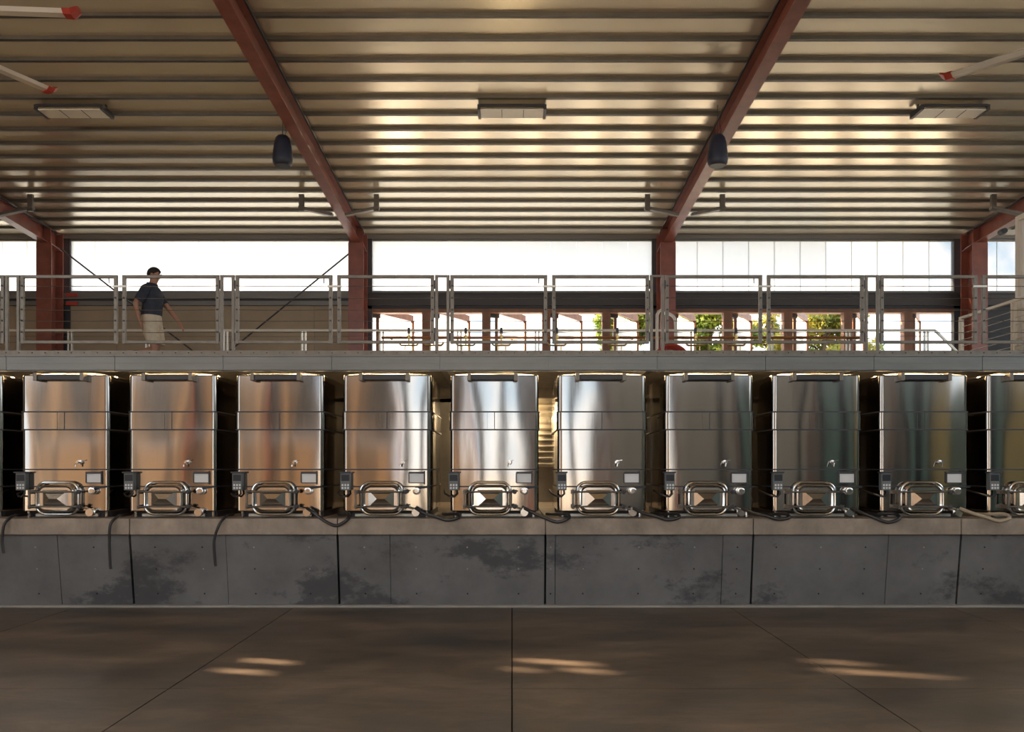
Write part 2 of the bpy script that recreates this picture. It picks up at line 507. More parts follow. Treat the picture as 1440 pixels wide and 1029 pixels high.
# ------------------------------------------------------------------ red rigid frames (column + rafter)
CXS = [-9.15, -3.05, 3.05, 9.15]
CLAB = ['red steel frame whose column stands at far left near the walking person',
        'red steel frame with column left of centre at the first open door',
        'red steel frame with column right of centre above the hose reel',
        'red steel frame at far right beside the pale corrugated partition']
BD = .31
for cx, lb in zip(CXS, CLAB):
    t = thing('rigid_frame', lb, 'steel frame', (cx, 16.9, ZT), group='red steel frames carrying the roof')
    L = lambda Y, z: (Y - 16.9, z - ZT)
    zb = zr(16.9) - BD
    m = MB()
    m.box(-.15, .15, -.225, -.205, 0, zr(16.7) - BD - ZT)
    m.box(-.15, .15, .205, .225, 0, zr(17.12) - ZT - .02)
    m.box(-.008, .008, -.205, .205, 0, zr(17.12) - ZT - .02)
    m.build('column', 'red_steel', t, bevel=.003)
    MB().box(-.2, .2, -.3, .3, -.01, .03).build('base_plate', 'red_steel', t)
    rf = MB()
    y0, y1 = YF - .6, 17.12
    def slab(dz0, dz1, hw):
        rf.hexa([(-hw, y0 - 16.9, zr(y0) + dz0 - ZT), (hw, y0 - 16.9, zr(y0) + dz0 - ZT), (hw, y1 - 16.9, zr(y1) + dz0 - ZT), (-hw, y1 - 16.9, zr(y1) + dz0 - ZT),
                 (-hw, y0 - 16.9, zr(y0) + dz1 - ZT), (hw, y0 - 16.9, zr(y0) + dz1 - ZT), (hw, y1 - 16.9, zr(y1) + dz1 - ZT), (-hw, y1 - 16.9, zr(y1) + dz1 - ZT)])
    slab(-BD, -BD + .016, .085)
    slab(-BD + .016, -.016, .006)
    slab(-.016, -.001, .095)
    rf.build('rafter', 'red_steel', t)
    s_ = 1 if cx < 0 else -1
    MB().bar((s_ * .115, y0 - 16.9, zr(y0) - .03 - ZT), (s_ * .115, y1 - 17.1, zr(y1) - .03 - ZT), .022, .03).build('conduit', 'black_plastic', t)
    st = MB()
    for s in (-1, 1):
        st.box(min(s * .008, s * .14), max(s * .008, s * .14), -.23, -.215, zr(16.7) - BD - ZT - .0, zr(16.7) - ZT - .02)
        st.bar((s * .075, -.205, zr(16.7) - BD - ZT - .02), (s * .075, .205, zr(17.1) - BD - ZT - .05), .13, .014)
    st.build('stiffener', 'red_steel', t)
    # front-side column (behind the camera)
    f = MB()
    for a, b in ((YF - .2 - 16.9, YF - .18 - 16.9), (YF + .2 - 16.9, YF + .22 - 16.9)): f.box(-.15, .15, a, b, -ZT, zr(YF) - BD - ZT)
    f.box(-.008, .008, YF - .18 - 16.9, YF + .2 - 16.9, -ZT, zr(YF) - BD - ZT)
    f.build('column', 'red_steel', t)

# flange braces on both sides of the rafters
for cx, w in zip(CXS, ('far left', 'left of centre', 'right of centre', 'far right')):
    for s, sw in ((-1, 'left'), (1, 'right')):
        if abs(cx) > 9 and s * cx > 0: continue
        Y = 15.05
        x = cx + s * .66
        t = thing('roof_brace', 'grey hanger and slanting arm on the %s side of the %s red rafter' % (sw, w), 'roof brace', (x, Y, zr(Y)), group='grey braces beside the rafters')
        MB().box(-.045, .045, -.03, .03, -.30, 0).build('hanger', 'galvanised', t, bevel=.004)
        arm = MB().bar((s * .05, 0, -.235), (-s * .55, 0, -.36), .11, .05)
        arm.build('arm', 'galvanised', t, bevel=.006)

# ------------------------------------------------------------------ back wall
zc0, zc1 = 5.17, 6.27          # clerestory
bounds = [-XE] + [-9.15, -3.05, 3.05, 9.15] + [XE]
nwin = 0
for i in range(5):
    a, b = bounds[i] + .12, bounds[i + 1] - .12
    nwin += 1
    hld = holder('window_%d' % nwin, ((a + b) / 2, YC, zc0))
    w = b - a
    fr = MB()
    fr.box(-w / 2, w / 2, -.04, .04, 0, .05).box(-w / 2, w / 2, -.04, .04, 1.06, 1.11)
    fr.box(-w / 2, -w / 2 + .06, -.05, .05, 0, 1.10).box(w / 2 - .06, w / 2, -.05, .05, 0, 1.10)
    fr.build('window_frame', 'grey_girt', hld)
    n = max(1, round((w - .12) / .505)); pw = (w - .12) / n
    me = MB().box(.003, pw - .003, -.006, .006, .045, 1.065).mesh('pane')
    me2 = MB().box(-.008, .008, -.012, .012, .05, 1.06).mesh('glazing_bar')
    for k in range(n):
        xc = a + .06 + k * pw; clear = xc > 6.3; cmat = 'clear_pane' if xc > 8.1 else 'hazy_pane'
        x = -w / 2 + .06 + k * pw
        if clear:
            put('pane', MB().box(.003, pw - .003, -.006, .006, .045, 1.065).mesh('pane'), cmat, hld, loc=(x, 0, 0))
        else:
            put('pane', me, 'frosted_pane', hld, loc=(x, 0, 0))
        if k and (a + x + w / 2) > 3.0: put('glazing_bar', MB().box(-.003, .003, -.010, .010, .05, 1.06).mesh('glazing_bar'), 'frosted_pane', hld, loc=(x, 0, 0))
# eave channel over the clerestory and jamb posts
struct(MB().box(-XE, XE, YC - .07, YC + .09, zc1, zr(YC) + .1).build('trim_1', 'grey_girt'))
for i, cx in enumerate(CXS):
    sgn = 1 if cx < 0 else -1
    j = MB().box(cx + sgn * .15 - .07, cx + sgn * .15 + .07, YC - .06, YC + .06, ZT, zc1)
    struct(j.build('trim_%d' % (i + 2), 'dark_steel'))
# girt under the clerestory: light channel, dark line, lower channel
MB().box(-3.05, XE, YC - .105, YC - .10, 4.92, 5.17).box(-3.05, XE, YC - .13, YC - .105, 5.145, 5.17).build('girt_dark_face', 'dark_girt', struct(MB().box(-3.05, XE, YC - .10, YC + .06, 5.165, 5.17).build('trim_8', 'dark_girt')))  # thin dark sheet over the girt face in the right bays
g = MB(); g.box(-XE, XE, YC - .10, YC + .06, 5.05, 5.165)
gt = struct(g.build('trim_6', 'grey_girt'))
MB().box(-XE, XE, YC - .05, YC + .05, 5.005, 5.05).build('reveal', 'dark_steel', gt)
MB().box(-XE, XE, YC - .10, YC + .06, 4.92, 5.005).build('lower_channel', 'grey_girt', gt)
# solid lower wall left of the open bays, and the right end
wb = holder('wall_back', (0, YC, ZT))
a = -XE
while a < -3.3:
    b = min(a + 2.0, -3.2)
    MB().box(a + .004, b - .004, -.03, .05, -.02, 1.90).build('wall_panel', 'tan_panel', wb)
    a = b
MB().box(9.0, XE, -.03, .05, -.02, 1.90).build('wall_panel', 'wall_dark', wb)
# steel lintel and timber head over the doors
lt = struct(MB().box(-3.0, 9.1, YC - .06, YC + .10, 4.86, 4.915).build('trim_7', 'wall_dark'))
MB().box(-3.0, 9.1, YC - .04, YC + .16, 4.78, 4.858).build('timber_head', 'wood_door', lt)
# timber door posts and five outward-opened doors per bay
nd = 0
for bay in (0, 1):
    bx = -3.05 + 6.1 * bay
    for k in range(5):
        hx = bx + .10 + k * 1.215
        nd += 1
        d = holder('door_%d' % nd, (hx, YC, ZT))
        if k: MB().box(-.085, .085, -.06, .12, -.01, 1.765).build('door_post', 'wood_door', d, bevel=.004)
        ax, ay, bx2, by2 = .20, .16, .80, 1.18
        H = 1.80
        dv = Vector((bx2 - ax, by2 - ay, 0)); ln = dv.length
        P = lambda u: Vector((ax, ay, 0)) + dv * u
        MB().bar(P(0), P(0) + Vector((0, 0, H)), .06, .05, up=(0, 1, 0)).build('hinge_stile', 'wood_door', d)
        MB().bar(P(1), P(1) + Vector((0, 0, H)), .07, .05, up=(0, 1, 0)).build('meeting_stile', 'wood_door', d)
        MB().bar(P(0) + Vector((0, 0, H + .05)), P(1) + Vector((0, 0, H + .05)), .05, .13).build('top_rail', 'wood_door', d)
        MB().bar(P(0) + Vector((0, 0, .1)), P(1) + Vector((0, 0, .1)), .05, .2).build('bottom_rail', 'wood_door', d)
        MB().bar(P(.03) + Vector((0, 0, .95)), P(.97) + Vector((0, 0, .95)), .012, 1.6).build('pane', 'frosted_pane', d)
        MB().bar((.0, .08, H - .05), (.24, .2, H - .05), .09, .12).build('hinge_block', 'dark_steel', d)
# cross brace rods in the left bay
bt = tag(MB().cyl((-8.98, 16.98, 6.0), (-5.15, 16.98, ZT + .02), .016, 8).build('brace_rod', 'dark_steel'), 'thin dark diagonal rod running down from the far left column', 'brace rod', 'crossed brace rods before the tan wall')
bt = tag(MB().cyl((-3.22, 17.05, 5.95), (-6.8, 17.05, ZT + .02), .016, 8).build('brace_rod', 'dark_steel'), 'thin dark diagonal rod running down leftwards from the column left of centre', 'brace rod', 'crossed brace rods before the tan wall')
# orange bolted clip plates where the girt meets the left column
for z in (5.12, 4.95):
    MB().box(-9.15 + .17, -9.15 + .40, YC - .13, YC - .10, z - .035, z + .035).build('clip_plate', 'red_paint', gt)

# ------------------------------------------------------------------ end walls and the side behind the camera
# unseen left end wall; slots made up to throw sun patches on the floor
WX = -11.0
slots = []
for (fx0, fx1, fy) in ((-2.30, -1.80, 7.33), (-2.45, -1.90, 6.98), (.0, .25, 7.02), (.47, .82, 7.00), (.1, .75, 7.30), (2.60, 3.05, 7.30), (2.62, 3.30, 6.93)):
    yy = fy + ((fx0 + fx1) / 2 - WX) * .24 / .88
    slots.append((yy - .085, yy + .085, (fx0 - WX) * .40 / .88, (fx1 - WX) * .40 / .88))
wlm = MB()
cy_ = sorted(set([5.0, YC] + [v for q in slots for v in q[:2]]))
cz_ = sorted(set([0, 6.30] + [v for q in slots for v in q[2:]]))
for a, b in zip(cy_[:-1], cy_[1:]):
    run = None
    for c, d in zip(cz_[:-1], cz_[1:]):
        hole = any(q[0] < (a + b) / 2 < q[1] and q[2] < (c + d) / 2 < q[3] for q in slots)
        if hole:
            if run is not None: wlm.box(WX - .06, WX, a, b, run, c); run = None
        elif run is None: run = c
    if run is not None:
        wlm.hexa([(WX - .06, a, run), (WX, a, run), (WX, b, run), (WX - .06, b, run), (WX - .06, a, zr(a) + .03), (WX, a, zr(a) + .03), (WX, b, zr(b) + .03), (WX - .06, b, zr(b) + .03)])
struct(wlm.build('wall_left', 'tan_panel'))
struct(MB().box(XE, XE + .2, YF, YC, 0, 4.2).build('wall_right', 'wall_teal'))
wf = holder('wall_front', (0, YF, 0))
for x0, x1, z1, mname in (
                          (-2.55, -1.6, 5.0, 'wall_dark'), (0.2, .95, 5.0, 'wall_dark'), (2.3, 2.6, 5.0, 'wall_dark'), (2.6, 5.0, 5.0, 'grey_sheet'), (5.0, 7.2, 5.0, 'grey_sheet'), (7.2, 7.8, 5.0, 'wall_dark'),
                          (7.8, 9.7, 5.0, 'grey_sheet'), (9.7, 10.3, 5.0, 'wall_dark'), (10.3, 11.3, 5.0, 'teal_sheet'), (11.3, 12.6, 5.0, 'wall_dark'), (12.6, 13.5, 5.0, 'teal_sheet'),
                          (13.5, 14.0, 5.0, 'wall_dark'), (14.0, XE, 5.0, 'olive_sheet')):
    MB().box(x0 + .01, x1 - .01, -.06, .06, 0, z1).build('wall_panel', mname, wf)
MB().box(-XE, XE, -.08, .08, 5.0, 5.2).build('header', 'dark_steel', wf)
x = -20.
rw = random.Random(4)
k = 0
while x < -3.6:
    w = min(rw.uniform(.55, 1.5), -3.5 - x)
    MB().box(x + .01, x + w - .01, -.06, .06, 0, 2.5).build('wall_panel', ('wall_tan', 'wall_tan', 'wall_brown')[k % 3], wf)
    MB().box(x + .01, x + w - .01, -.05, .05, 2.55, 5.0).build('wall_panel', ('wall_brown', 'wall_tan', 'wall_brown', 'wall_dark')[k % 4], wf)
    x += w
    if k % 2:
        MB().box(x, x + .16, -.09, .09, 0, 5.0).build('wall_post', 'wall_dark', wf); x += .16
    k += 1

# ------------------------------------------------------------------ stainless tanks
TW, TD = 1.062, 1.45
def tz(y): return EYE - (y - HOR) * 10.25 / F - ZL      # picture row on the tank front -> height over the ledge
def make_tank():
    t = bpy.data.objects.new('wine_tank', None); COL.objects.link(t); t.empty_display_size = .1
    cy = TD / 2
    def ring(z, inset=0., r=.055):
        return [(x, y, z) for x, y in rrect(TW - 2 * inset, TD - 2 * inset, max(.01, r - inset * .5), 5, 0, cy)]
    def shell(name, zs, top=None):
        m = MB()
        m.rings(zs)
        return m.build(name, 'tank_steel', t, smooth=True)
    z0, zA, zB, zC, zD, z1 = tz(719), tz(684), tz(660), tz(604), tz(579), tz(527)
    g_ = .006
    def seam(z): return [ring(z - g_), ring(z - g_ + .001, .008), ring(z + g_ - .001, .008), ring(z + g_)]
    shell('lower_shell', [ring(z0, .012), ring(z0 + .012)] + seam(zA) + seam(zB) + [ring(zC - g_), ring(zC - g_ + .001, .01), ring(zC, .01)])
    for zz in (zA, zB, zC, zD):
        sk = MB(); q_ = -.013 if zz in (zC, zD) else -.001
        sk.rings([ring(zz - .008, .02), ring(zz - .008, q_), ring(zz + .008, q_), ring(zz + .008, .02)], False, False)
        sk.build('seam_ring', 'dark_steel', t, smooth=True)
    jb = shell('jacket_band', [ring(zC, .0), ring(zC + .004, -.012), ring(zD - .004, -.012), ring(zD, .0)])
    v = MB(); v.box(-.012, -.008, -.0125, -.0115, zC + .006, zD - .006).box(.075, .079, -.0125, -.0115, zC + .006, zD - .006)
    sm = MB().box(-.088, -.086, -.015, -.010, zC + .006, zD - .006).box(-.004, .004, -.016, -.010, zC + .006, zD - .006)
    sm.build('seam_strip', 'dark_steel', jb)
    shell('upper_shell', [ring(zD, .01), ring(zD + g_, .01), ring(zD + g_ + .001), ring(z1 - .012), ring(z1, .010), ring(z1 + .035, .16, .2), ring(z1 + .075, .42, .1)])
    # base frame
    b = MB().box(-TW / 2 + .03, TW / 2 - .03, .12, TD - .06, .0, z0 + .01)
    b.build('base_frame', 'dark_steel', t)
    MB().box(-.40, .36, .08, .125, .004, z0 - .03).build('base_plate', 'galv_light', t, bevel=.004)
    for sx in (-.47, .47):
        MB().cyl((sx, .07, 0), (sx, .07, z0 + .005), .022, 10).build('foot', 'steel_bright', t)
    # top bar on two brackets
    hz = tz(531)
    hb = MB().box(-.30, .26, -.10, -.02, hz - .035, hz + .03).build('top_bar', 'dark_steel', t, bevel=.006)
    for x in (-.30, .255):
        MB().box(x - .022, x + .022, -.115, .002, hz - .045, hz + .05).build('bracket', 'galvanised', hb, bevel=.004)
    # sampling tap
    tp = MB(); zt = tz(650); xt = .185
    tp.lathe([(.028, .0), (.028, -.008), (.012, -.010), (.012, -.06), (.016, -.062), (.016, -.085)], 12, (xt, 0, zt), 'y')
    tp.tube([(xt, -.07, zt), (xt - .012, -.085, zt - .02), (xt - .015, -.09, zt - .05)], .009, 8)
    tp.bar((xt - .005, -.07, zt + .018), (xt + .05, -.075, zt + .028), .010, .008)
    tp.build('sample_tap', 'steel_bright', t, smooth=True)
    # controller box with buttons and lead
    bx = MB().box(-.545, -.43, -.085, .0, tz(689), tz(665)); cb = bx.build('control_box', 'grey_plastic', t, bevel=.006)
    MB().box(-.535, -.438, -.088, -.083, tz(676), tz(667)).build('display', 'black_plastic', cb)
    bt_ = MB()
    for i in range(3):
        for j in range(2): bt_.box(-.528 + i * .033, -.508 + i * .033, -.091, -.084, tz(687) + j * .035, tz(687) + .022 + j * .035)
    bt_.build('keypad', 'plate_white', cb, kind='stuff')
    MB().box(-.56, -.42, -.10, .0, tz(665), tz(663)).build('hood', 'dark_steel', cb)
    MB().tube([(-.46, -.04, tz(688)), (-.455, -.05, tz(694)), (-.49, -.06, tz(698)), (-.545, -.03, tz(697)), (-.60, .05, tz(694)), (-.62, .3, tz(690))], .012, 8).build('lead', 'hose_black', cb, smooth=True)
    # name plate holder
    np_ = MB(); a, b_, c, d = .265, .445, tz(678.5), tz(664.5)
    np_.box(a, b_, -.022, 0, c - .008, c + .002).box(a, b_, -.035, 0, d - .010, d + .012).box(a - .008, a + .002, -.022, 0, c, d).box(b_ - .002, b_ + .012, -.03, 0, c - .02, d + .02)
    ph = np_.build('plate_holder', 'dark_steel', t)
    MB().box(a + .004, b_ - .004, -.014, -.006, c + .003, d - .012).build('name_plate', 'plate_white', ph)
    # manway hatch
    hx, hzc = -.055, (tz(678) + tz(722.5)) / 2
    hw, hh = .50, tz(678) - tz(722.5)
    hz_ = bpy.data.objects.new('hatch', None); 
    nk = MB(); out = rrect(hw, hh, .11, 6)
    ringpts = lambda w, h_, r, y: [(hx + x, y, hzc + z) for x, z in rrect(w, h_, r, 6)]
    nk.rings([ringpts(hw - .06, hh - .06, .09, .0), ringpts(hw - .06, hh - .06, .09, -.085)])
    hatch = nk.build('hatch', 'steel_bright', t, smooth=True)
    MB().tube(ringpts(hw, hh, .115, -.065), .017, 10, closed=True).build('outer_ring', 'steel_bright', hatch, smooth=True)
    dr = MB()
    dr.rings([ringpts(hw - .055, hh - .055, .095, -.08), ringpts(hw - .055, hh - .055, .095, -.115), ringpts(hw - .085, hh - .085, .08, -.125), ringpts(hw - .12, hh - .12, .07, -.11)])
    dr.build('door_rim', 'steel_bright', hatch, smooth=True)
    # pressed hip-roof panel
    wq, hq = (hw - .12) / 2 - .0, (hh - .125) / 2
    P = lambda x, z, y: (hx + x, y, hzc + z)
    hp = MB()
    aw, ah = wq * .80, hq * .80
    hp.add([P(-aw, -ah, -.111), P(aw, -ah, -.111), P(aw, ah, -.111), P(-aw, ah, -.111), P(-aw * .30, -.003, -.165), P(aw * .30, -.003, -.165)],
           [(0, 1, 5, 4), (1, 2, 5), (2, 3, 4, 5), (3, 0, 4)])
    hp.build('pressed_panel', 'steel_bright', hatch)
    for z in (tz(691), tz(711.5)):
        MB().cyl((hx - hw / 2 - .05, -.14, z), (hx + hw / 2 + .04, -.14, z), .010, 8).build('clamp_bar', 'galvanised', hatch, smooth=True)
        kn = MB().lathe([(.012, 0), (.026, -.006), (.026, -.022), (.012, -.03)], 10, (hx + hw / 2 + .045, -.13, z), 'y')
        kn.bar((hx + hw / 2 + .02, -.142, z), (hx + hw / 2 + .085, -.142, z + .012), .016, .016)
        kn.build('clamp_knob', 'dark_steel', hatch)
    hg = MB().bar((hx - hw / 2 - .05, -.13, tz(715)), (hx - hw / 2 - .05, -.13, tz(688)), .022, .022, up=(0, 1, 0))
    hg.box(hx - hw / 2 - .07, hx - hw / 2 - .03, -.13, 0, tz(694), tz(689)).box(hx - hw / 2 - .07, hx - hw / 2 - .03, -.13, 0, tz(714), tz(709))
    hg.build('hinge', 'galvanised', hatch)
    # thermometer / butterfly valve
    xv, zv = .36, tz(690)
    vv = MB().lathe([(.045, 0), (.045, -.02), (.030, -.024), (.030, -.06), (.044, -.064), (.044, -.09), (.030, -.094), (.020, -.094)], 16, (xv, 0, zv), 'y')
    va = vv.build('valve', 'steel_bright', t, smooth=True)
    MB().bar((xv, -.045, zv + .03), (xv + .16, -.06, zv + .052), .016, .022).build('lever', 'black_plastic', va)
    # bottom outlet valve
    xo, zo = .355, tz(721)
    ov = MB().tube([(xo, .05, zo + .04), (xo, -.04, zo + .03), (xo, -.12, zo + .01)], .028, 12)
    ov.lathe([(.045, -.05), (.045, -.075), (.034, -.08), (.034, -.105), (.046, -.11), (.046, -.13)], 14, (xo, 0, zo + .012), 'y')
    oo = ov.build('outlet_valve', 'steel_bright', t, smooth=True)
    MB().bar((xo - .01, -.085, zo + .045), (xo - .12, -.10, zo + .075), .018, .018).build('lever', 'galvanised', oo)
    bpy.data.objects.remove(hz_)
    return t

tank_lab = ['stainless steel tank cut off by the left edge of the picture',
            'stainless steel tank, leftmost one shown whole',
            'stainless steel tank below and right of the walking person, second whole one from left',
            'stainless steel tank, third whole one from left, hose looping off its right corner',
            'stainless steel tank, fourth whole one from left, left half brown and right half bright',
            'stainless steel tank, middle of the nine shown whole',
            'stainless steel tank just right of the see-through gap at centre',
            'stainless steel tank, third whole one from right',
            'stainless steel tank, second whole one from right',
            'stainless steel tank, rightmost one shown whole',
            'stainless steel tank cut off by the right edge of the picture']
proto = make_tank()
tanks = []
for k in range(11):
    t = proto if k == 0 else copy_tree(proto)
    t.location = (TX0 + k * PITCH, 10.25, ZL)
    t.rotation_euler = (0, 0, R(random.uniform(-.5, .5)))
    tag(t, tank_lab[k], 'wine tank', 'stainless tanks in a row on the ledge')
    tanks.append(t)

def smooth_path(pts, n=5):
    pts = [Vector(p) for p in pts]; out = []
    for i in range(len(pts) - 1):
        p0, p1, p2, p3 = pts[max(i - 1, 0)], pts[i], pts[i + 1], pts[min(i + 2, len(pts) - 1)]
        for k in range(n):
            t = k / n
            out.append(.5 * ((2 * p1) + (p2 - p0) * t + (2 * p0 - 5 * p1 + 4 * p2 - p3) * t * t + (3 * p1 - p0 - 3 * p2 + p3) * t ** 3))
    out.append(pts[-1]); return out
# hoses drooping over the ledge on the left
for i, (x, yb, bend) in enumerate(((14, 778, -.06), (163, 800, -.05), (316, 796, -.10))):
    X = (x - 720) * 9.98 / F
    zb = EYE - (yb - HOR) * 9.94 / F
    p = [(X - .10, 10.6, ZL + .02), (X - .08, 10.3, ZL + .02), (X - .0, 10.04, ZL + .03), (X - .05, 9.955, ZL - .06), (X + bend - .01, 9.945, ZL - .25), (X + bend, 9.945, zb + .06), (X + bend + .01, 9.945, zb)]
    tag(MB().tube(smooth_path(p), .016, 8).build('hose', 'hose_black', smooth=True),
        ['dark hose hanging over the ledge at the left edge', 'dark hose hanging over the ledge below the walking person', 'dark hose hanging over the ledge, rightmost of the three hanging ones'][i], 'hose', 'hoses hanging over the ledge')
# hoses looping from outlet valves to the next tank
for k in range(3, 10):
    tx = TX0 + k * PITCH
    d = .05 if k == 3 else random.uniform(-.012, .02)
    p = [(tx + .36, 10.12, ZL + .115), (tx + .47, 10.03, ZL + .06), (tx + .60, 9.99, ZL + .022 - d), (tx + .74, 9.975, ZL - .02 - d * 1.2), (tx + .87, 9.98, ZL + .01 - d * .3), (tx + .86, 10.08, ZL + .05), (tx + .72, 10.22, ZL + .04), (tx + .645, 10.6, ZL + .025)]
    nm = ['third whole tank from left', 'fourth whole tank from left', 'middle tank', 'tank right of the central gap', 'third whole tank from right', 'second whole tank from right', 'rightmost whole tank'][k - 3]
    tag(MB().tube(smooth_path(p), .02, 8).build('hose', 'hose_black' if k not in (9,) else 'hose_tan', smooth=True),
        '%s hose looping from the outlet of the %s' % ('tan' if k == 9 else 'dark', nm), 'hose', 'hoses looping between the tanks')

# ------------------------------------------------------------------ vent panel behind the tanks and an added lamp
gx = (768 - 720) / F
lv = thing('louvre_panel', 'pale louvred vent panel seen through the gap at centre', 'vent panel', (gx * 14.5, 14.58, ZL + .6))
MB().box(-.24, .24, -.04, 0, 0, 1.25).build('backing', 'cream_paint', lv)
for i in range(12):
    MB().hexa([(-.22, -.12, .05 + i * .1), (.22, -.12, .05 + i * .1), (.22, -.04, .11 + i * .1), (-.22, -.04, .11 + i * .1),
               (-.22, -.115, .06 + i * .1), (.22, -.115, .06 + i * .1), (.22, -.035, .12 + i * .1), (-.22, -.035, .12 + i * .1)]).build('slat', 'cream_paint', lv)
t = thing('hidden_fill_lamp', 'added warm fill lamp hidden behind the middle tank, lighting the louvred vent', 'added fill lamp', (gx * 14.4 - .62, 14.6, ZT - .5))  # added out of view to brighten the vent in the central gap
MB().box(-.14, .14, -.05, 0, -.09, .09).build('back_box', 'white_paint', t, bevel=.01)
MB().box(-.12, .12, -.30, -.05, -.07, .07).build('lens', 'fill_lamp_glow', t, bevel=.02)
# ------------------------------------------------------------------ catwalk
cw = thing('catwalk', 'long steel catwalk with grey edge channel over the tanks', 'catwalk', (0, 10.15, ZT))
XA, XB = -9.06, 9.03
for k in range(-2, 13):
    x0 = TX0 + (k - .5) * PITCH; x1 = x0 + PITCH
    pm = MB(); pm.box(x0 + .003, x1 - .003, 0, .012, -.203, -.035)
    pm.box(x0 + .003, x1 - .003, -.018, .06, -.035, -.022).box(x0 + .003, x1 - .003, -.0, .06, -.208, -.196)
    fp = pm.build('edge_channel', 'fascia_steel', cw)
    MB().box(x0 + .01, x1 - .01, -.003, 0, -.118, -.115).build('crease', 'galvanised', fp)
MB().box(XA, XB, .0125, .02, -.20, -.03).build('leak_shield', 'fascia_steel', cw)  # added to stop the hidden strip's light leaking through the channel joints
MB().box(XA, XB, -.006, .006, -.022, .035).build('toe_board', 'galvanised', cw)
sl = MB().box(XA, XB, .52, .60, -.085, -.05).build('hidden_fill_strip', 'white_paint', cw)  # added out of sight to put a warm glow on the tank tops
MB().box(XA + .02, XB - .02, .535, .585, -.095, -.085).build('fill_strip_face', 'fill_strip_glow', sl)
bl = MB()
x = XA + .1
while x < XB:
    bl.lathe([(.007, 0), (.007, -.008), (.004, -.010)], 6, (x, -.006, .008), 'y'); x += .155
bl.build('bolt_heads', 'dark_steel', cw, kind='stuff')
gr = MB()
GW = 2 * PITCH
nb = 64
for i in range(nb):
    y = .04 + i * 4.08 / (nb - 1)
    gr.box(.003, GW - .003, y - .003, y + .003, -.035, -.002)
for i in range(22):
    xx = .02 + i * (GW - .04) / 21
    gr.box(xx - .003, xx + .003, .03, 4.13, -.012, -.003)
gme = gr.mesh('grating')
for k in range(7):
    put('grating', gme, 'galvanised', cw, loc=(TX0 + (2 * k - 1.5) * PITCH, 0, 0))
for k in range(8):
    x = TX0 + (2 * k - 1.5) * PITCH
    MB().box(x - .04, x + .04, .07, 4.2, -.15, -.036).build('cross_beam', 'galvanised', cw)
MB().box(XA, XB, 4.13, 4.25, -.2, -.002).build('rear_channel', 'galvanised', cw)
for k in range(0, 8, 1):
    x = TX0 + (2 * k - 1.5) * PITCH
    MB().box(x - .04, x + .04, 4.14, 4.22, ZL - ZT, -.2).build('support_post', 'galvanised', cw)
    MB().box(x - .03, x + .03, 2.2, 2.26, ZL - ZT, -.15).build('support_post', 'galvanised', cw)

# ------------------------------------------------------------------ front guard rail: post pair + two cable gates per section
RH = EYE + (HOR - 387) * 10.2 / F - ZT
def rz(y): return EYE + (HOR - y) * 10.2 / F - ZT
def make_rail():
    t = bpy.data.objects.new('guard_rail', None); COL.objects.link(t); t.empty_display_size = .1
    u = 10.2 / F
    for s in (-1, 1):
        MB().bar((s * 8 * u, 0, -.0), (s * 8 * u, 0, RH), .034, .034, up=(0, 1, 0)).build('post', 'galvanised', t, bevel=.004)
        MB().box(s * 8 * u - .035, s * 8 * u + .035, -.03, .03, .0, .012).build('foot_plate', 'galvanised', t)
    MB().box(-8 * u - .017, 8 * u + .017, -.016, .016, RH - .022, RH).build('post_cap', 'galvanised', t)
    for s in (-1, 1):
        x0, x1 = s * 11.5 * u, s * 147.5 * u
        zb = rz(481)
        g_ = MB()
        tw = .040
        g_.bar((x0 + s * tw / 2, 0, zb - .02), (x0 + s * tw / 2, 0, RH), tw, .034, up=(0, 1, 0))
        g_.bar((x1 - s * tw / 2, 0, zb - .02), (x1 - s * tw / 2, 0, RH), tw, .034, up=(0, 1, 0))
        g_.bar((x0 + s * tw, 0, RH - .018), (x1 - s * tw, 0, RH - .018), .034, .036)
        g_.bar((x0 + s * tw, 0, zb), (x1 - s * tw, 0, zb), .034, .036)
        gate = g_.build('gate', 'galvanised', t, bevel=.003)
        for y in (402, 419, 435.5, 451, 467):
            pts = [(x0 + (x1 - x0) * q, 0, rz(y) - .006 * math.sin(math.pi * q)) for q in (0.02, .25, .5, .75, .98)]
            MB().tube(pts, .0042, 6).build('cable', 'galvanised', gate)
            for xx in (x0 + s * .02, x1 - s * .02):
                MB().lathe([(.011, -.017), (.011, -.026), (.005, -.028)], 8, (xx, 0, rz(y)), 'y').build('cable_end', 'dark_steel', gate)
        for z in (rz(400), rz(474)):
            MB().cyl((x0 - s * .008, 0, z - .05), (x0 - s * .008, 0, z + .05), .014, 8).build('hinge', 'dark_steel', gate)
        lt_ = MB().bar((x1 - s * .05, -.02, rz(403)), (x1 + s * .035, -.02, rz(403)), .018, .022)
        lt_.build('latch', 'galv_light', gate)
        if s > 0: MB().tube([(x1 - .10, -.01, RH - .02), (x1 - .10, -.012, RH - .10)], .006, 6).build('latch_pin', 'dark_steel', gate)
    return t
rail0 = make_rail()
rail_lab = ['steel cable guard rail with two gates, cut off by the left edge', 'steel cable guard rail with two gates, right of the walking person',
            'steel cable guard rail with two gates, left of the central gap', 'steel cable guard rail with two gates, before the hose reel column',
            'steel cable guard rail with two gates, before the rightmost open doors', 'steel cable guard rail at the right edge before the pale partition']
# the section centred on the post pair; the pair lies at picture x = 320 + 302 k
for k in range(6):
    x = (18 + 302 * k - 720) * 10.2 / F
    t = rail0 if k == 0 else copy_tree(rail0)
    t.location = (x, 10.2, ZT + .0)
    tag(t, rail_lab[k], 'guard rail', 'guard rail sections along the front of the catwalk')

